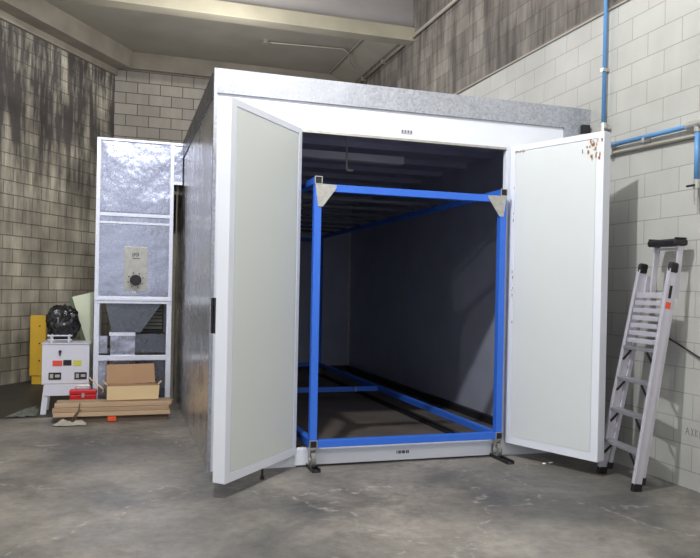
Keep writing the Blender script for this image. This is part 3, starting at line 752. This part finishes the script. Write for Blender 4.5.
# crumpled sheet and rag on the floor
def crumple(name, outline, h, mat, seed, n=22):
    from mathutils import noise
    bm = bmesh.new()
    xs = [p_[0] for p_ in outline]; ys = [p_[1] for p_ in outline]
    def inside(x, y):
        c = False; m_ = len(outline)
        for i in range(m_):
            x1, y1 = outline[i]; x2, y2 = outline[(i + 1) % m_]
            if (y1 > y) != (y2 > y) and x < (x2 - x1) * (y - y1) / (y2 - y1) + x1: c = not c
        return c
    def edge_d(x, y):
        d = 9
        for i in range(len(outline)):
            a = Vector(outline[i]); b = Vector(outline[(i + 1) % len(outline)]); p_ = Vector((x, y))
            tt = max(0, min(1, (p_ - a).dot(b - a) / (b - a).length_squared)); d = min(d, (p_ - a - (b - a) * tt).length)
        return d
    W_ = max(xs) - min(xs); H_ = max(ys) - min(ys); vs = {}
    for i in range(n + 1):
        for j in range(n + 1):
            x = min(xs) + W_ * i / n; y = min(ys) + H_ * j / n
            if inside(x, y):
                d = min(1, edge_d(x, y) / (0.3 * min(W_, H_)))
                z = 0.006 + h * d * (0.55 + 0.9 * abs(noise.noise(Vector((x * 9 + seed, y * 9, seed)))) + 0.5 * noise.noise(Vector((x * 30, y * 30, seed))))
                vs[i, j] = bm.verts.new((x, y, max(0.006, z)))
    for i in range(n):
        for j in range(n):
            q = [vs.get(k_) for k_ in ((i, j), (i + 1, j), (i + 1, j + 1), (i, j + 1))]
            if all(q): bm.faces.new(q)
    return bm
def crumpled(name, outline, h, mat, seed, label, cat):
    bm = crumple(name, outline, h, mat, seed)
    cxm = sum(p_[0] for p_ in outline) / len(outline); cym = sum(p_[1] for p_ in outline) / len(outline)
    o = obj(name, bm, mat, None, origin=(cxm, cym, 0.0))
    md = o.modifiers.new('solid', 'SOLIDIFY'); md.thickness = 0.002; md.offset = 1.0
    return tag(o, label, cat)
crumpled('plastic_sheet', [(-1.22, 9.06), (-1.06, 9.05), (-0.92, 9.12), (-0.86, 9.10), (-0.855, 9.30), (-0.86, 9.75), (-0.95, 9.85), (-1.10, 9.5)], 0.05, 'sheet', 2.0,
         'crumpled grey plastic sheet on the floor left of the control box', 'plastic sheet')
crumpled('rag', [(-0.66, 8.46), (-0.50, 8.40), (-0.38, 8.44), (-0.30, 8.41), (-0.29, 8.58), (-0.50, 8.585), (-0.62, 8.58)], 0.045, 'rag', 5.0,
         'crumpled whitish rag on the floor in front of the planks', 'rag')
for i, (x, y) in enumerate(((3.635, 5.755), (3.715, 5.775))):
    bm = bmesh.new(); bmesh.ops.create_icosphere(bm, subdivisions=2, radius=0.016)
    for v in bm.verts: v.co = Vector((v.co.x * (1.2 + i * 0.3), v.co.y, v.co.z * 0.5 + 0.009)) + Vector((x, y, 0))
    tag(obj('foam_crumb', bm, 'white_dirty', None, origin=(x, y, 0.0)), ('left' if i == 0 else 'right') + ' one of two white crumbs on the floor below the right door', 'debris', 'white crumbs on the floor')

# ------------------------------------------------------------ step ladder
lad = thing('platform_ladder', 'folded aluminium platform ladder leaning against the grey block wall', 'ladder', (3.95, 5.05, 0))
N0, N1 = Vector((3.855, 4.815, 0.0)), Vector((4.145, 4.785, 1.80))
F0, F1 = Vector((3.945, 5.365, 0.0)), Vector((4.165, 5.155, 1.80))
def lp(a, b, z): return a + (b - a) * (z / b.z)
rails = []
for a_, b__ in ((N0, N1), (F0, F1)):
    bm = bmesh.new()
    p0 = lp(a_, b__, 0.05); p1 = lp(a_, b__, 1.74)
    beam(bm, p0, p1, 0.024, 0.070, (0, 1, 0))
    r_ = obj('rail', bm, 'alu', lad, bevel=0.003)
    q0, q1 = lp(a_, b__, 0.055) + Vector((-0.037, 0, 0)), lp(a_, b__, 1.735) + Vector((-0.037, 0, 0))
    obj('rail_flange', beam(bmesh.new(), q0, q1, 0.034, 0.006, (0, 1, 0)), 'alu', r_)
    bm = beam(bmesh.new(), lp(a_, b__, 0.0), lp(a_, b__, 0.06), 0.036, 0.082, (0, 1, 0))
    obj('foot', bm, 'black', lad, bevel=0.005, label='black rubber foot')
    bm = beam(bmesh.new(), lp(a_, b__, 1.70), lp(a_, b__, 1.785), 0.04, 0.085, (0, 1, 0))
    obj('hinge_cap', bm, 'black', lad, bevel=0.018, label='black plastic hinge cap')
    off = Vector((0.055, 0.012 if a_ is N0 else -0.02, 0))
    obj('rear_leg', beam(bmesh.new(), lp(a_, b__, 0.10) + off, lp(a_, b__, 1.68) + off, 0.02, 0.032, (0, 1, 0)), 'alu', lad)
    obj('foot', beam(bmesh.new(), lp(a_, b__, 0.045) + off, lp(a_, b__, 0.10) + off, 0.03, 0.045, (0, 1, 0)), 'black', lad)
for z in (0.29, 0.56, 0.825, 1.085):
    a_ = lp(N0, N1, z); b__ = lp(F0, F1, z)
    y0 = a_.y + 0.013; y1 = b__.y - 0.013
    bm = bmesh.new()
    t0 = Vector((a_.x, y0, z)); t1 = Vector((b__.x, y1, z))
    beam(bm, t0 + Vector((-0.002, 0, 0)), t1 + Vector((-0.002, 0, 0)), 0.028, 0.085, (0, 0, 1))
    st = obj('step', bm, 'alu_dark', lad, bevel=0.003)
    for s, q in ((1, t0), (-1, t1)):
        obj('brace', beam(bmesh.new(), q + Vector((-0.035, s * 0.085, -0.016)), q + Vector((-0.035 - 0.012, s * 0.004, -0.10)), 0.010, 0.016, (1, 0, 0)), 'black', st)
# closely spaced treads of the folded rear section
for k in range(7):
    z = 1.15 + k * 0.062
    a_ = lp(N0, N1, z); b__ = lp(F0, F1, z)
    bm = beam(bmesh.new(), (a_.x - 0.004, a_.y + 0.03, z), (b__.x - 0.004, b__.y - 0.03, z), 0.036 if k < 6 else 0.045, 0.06, (0, 0, 1))
    obj('folded_tread' if k < 6 else 'platform_edge', bm, 'alu', lad, bevel=0.003)
for (y0, y1) in ((4.815, 4.785), (5.075, 5.045)):
    obj('handle_post', beam(bmesh.new(), (4.185, y0, 1.50), (4.20, y1, 1.915), 0.014, 0.05, (0, 1, 0)), 'alu', lad, bevel=0.002)
tr = obj('tool_tray', B(((4.12, 4.755, 1.915), (4.25, 5.075, 1.968))), 'black', lad, bevel=0.015, label='black plastic top tray')
obj('tray_lip', B(((4.13, 4.76, 1.968), (4.24, 4.775, 1.98)), ((4.13, 5.055, 1.968), (4.24, 5.07, 1.98)), ((4.225, 4.775, 1.968), (4.24, 5.055, 1.98))), 'black', tr, bevel=0.004)
obj('cross_bar', B(((4.19, 4.785, 1.885), (4.205, 5.08, 1.905))), 'alu', lad)
qa = lp(N0, N1, 1.50)
obj('sticker', beam(bmesh.new(), lp(N0, N1, 1.42) + Vector((0, -0.0135, 0)), lp(N0, N1, 1.47) + Vector((0, -0.0135, 0)), 0.002, 0.045, (0, 1, 0)), 'orange', lad, label='orange sticker on the rail')
obj('sticker', beam(bmesh.new(), lp(N0, N1, 1.50) + Vector((0, -0.0135, 0)), lp(N0, N1, 1.60) + Vector((0, -0.0135, 0)), 0.002, 0.025, (0, 1, 0)), 'black', lad, label='small black label on the rail')

# ------------------------------------------------------------ pipes and conduits
WX = 4.33
vp = thing('air_pipe', 'vertical blue air pipe running down the wall above the right door', 'pipe', (4.28, 5.90, 3.09))
obj('pipe', tube(bmesh.new(), [(4.285, 5.90, 3.10), (4.285, 5.90, 6.35)], 0.018, 12), 'pipe_blue', vp, smooth=True)
obj('fitting', tube(bmesh.new(), [(4.285, 5.90, 3.04), (4.285, 5.90, 3.12)], 0.033, 12), 'zinc', vp)
obj('fitting', tube(bmesh.new(), [(4.285, 5.90, 3.07), (4.285, 5.82, 3.07)], 0.018, 10), 'zinc', vp)
for z in (3.6, 4.6, 5.6): obj('pipe_clip', B(((4.255, 5.88, z), (4.328, 5.92, z + 0.03))), 'zinc', vp)
hp = thing('air_line', 'blue horizontal air line on the wall with a vertical drop and valve', 'pipe', (4.27, 4.7, 2.2))
obj('pipe', tube(bmesh.new(), [(4.275, 4.1, 2.845), (4.275, 5.80, 2.89)], 0.020, 12), 'pipe_blue', hp, smooth=True)
obj('fitting', tube(bmesh.new(), [(4.275, 5.74, 2.888), (4.275, 5.86, 2.891)], 0.030, 12), 'zinc', hp)
obj('fitting', tube(bmesh.new(), [(4.275, 5.77, 2.86), (4.275, 5.77, 2.80)], 0.016, 10), 'zinc', hp)
obj('tee', tube(bmesh.new(), [(4.275, 4.66, 2.86), (4.275, 4.82, 2.864)], 0.032, 12), 'zinc', hp)
obj('drop_pipe', tube(bmesh.new(), [(4.275, 4.715, 2.83), (4.275, 4.715, 2.42)], 0.020, 12), 'pipe_blue', hp, smooth=True)
obj('fitting', tube(bmesh.new(), [(4.275, 4.715, 2.80), (4.275, 4.715, 2.845)], 0.027, 12), 'zinc', hp)
vv = obj('valve', tube(bmesh.new(), [(4.275, 4.715, 2.43), (4.275, 4.715, 2.36)], 0.026, 12), 'zinc', hp)
obj('valve_lever', B(((4.235, 4.70, 2.375), (4.25, 4.78, 2.39))), 'black', vv)
obj('coupling', tube(bmesh.new(), [(4.275, 4.715, 2.36), (4.275, 4.715, 2.235)], 0.014, 10), 'zinc', hp)
for y in (4.5, 5.3): obj('pipe_clip', B(((4.255, y, 2.83), (4.328, y + 0.03, 2.87))), 'zinc', hp)
gp = obj('conduit_pipe', tube(bmesh.new(), [(4.30, 4.1, 2.76), (4.30, 5.85, 2.825)], 0.016, 10), 'conduit', None, origin=(4.30, 5.0, 2.79))
tag(gp, 'thin grey conduit on the wall just below the blue air line', 'conduit')
uc = thing('conduit', 'long pale conduit high on the stained upper part of the right wall', 'conduit', (4.29, 10, 5.48))
obj('pipe', tube(bmesh.new(), [(4.285, 6.05, 5.486), (4.285, 13.6, 5.488)], 0.025, 10), 'conduit', uc, smooth=True)
for y in (8.6, 10.9, 12.0, 13.1): obj('saddle', B(((4.25, y, 5.455), (4.328, y + 0.05, 5.52))), 'conduit', uc)
pc = obj('cable', tube(bmesh.new(), [(4.317, 3.0, 4.145), (4.317, 5.7, 4.178), (4.317, 7.5, 4.20), (4.317, 9.4, 4.225), (4.317, 14.1, 4.23)], 0.011, 8), 'conduit', None, origin=(4.317, 7.5, 4.2))
tag(pc, 'thin cable along the line where paint meets bare block on the right wall', 'cable')
cc = thing('ceiling_conduit', 'dark conduit on the ceiling with a junction box behind the girder', 'conduit', (3.1, 12.6, 5.77))
obj('junction_box', tube(bmesh.new(), [(2.33, 12.6, 5.74), (2.33, 12.6, 5.80)], 0.07, 14), 'zinc', cc)
obj('pipe', tube(bmesh.new(), arc_path([(2.33, 12.6, 5.77), (3.70, 12.45, 5.77), (3.80, 12.5, 5.72), (3.92, 12.8, 5.66), (4.1, 13.0, 5.6)], 0.06), 0.013, 8), 'conduit', cc)
obj('pipe', tube(bmesh.new(), [(3.84, 11.2, 5.778), (3.84, 13.95, 5.778)], 0.016, 8), 'conduit', cc)

rd = obj('stripe', tube(bmesh.new(), [(4.31, 5.10, 1.206), (4.31, 4.675, 1.044), (4.31, 4.1, 0.825)], 0.007, 8), 'dark', None, origin=(4.31, 4.6, 1.0))  # thin dark line drawn aslant along the wall
tag(rd, 'thin dark line running aslant on the wall behind the ladder', 'stripe')
# faint hand written marks on the right wall beside the ladder
mk = thing('wall_marking', 'faint dark handwritten marks on the grey block wall right of the ladder', 'marking', (4.329, 4.75, 0.46))
strokes = [((0, 0), (0.02, 0.06)), ((0.02, 0.06), (0.04, 0)), ((0.01, 0.025), (0.03, 0.025)), ((0.06, 0), (0.085, 0.06)), ((0.06, 0.06), (0.085, 0)), ((0.105, 0), (0.105, 0.06)), ((0.105, 0.03), (0.13, 0.06)), ((0.105, 0.03), (0.13, 0)), ((0.15, 0.06), (0.15, 0)), ((0.15, 0), (0.175, 0))]
for (a0, c0), (a1, c1) in strokes:
    obj('stroke', beam(bmesh.new(), (4.329, 4.83 - a0, 0.42 + c0), (4.329, 4.83 - a1, 0.42 + c1), 0.001, 0.006, (1, 0, 0)), 'rubber', mk)
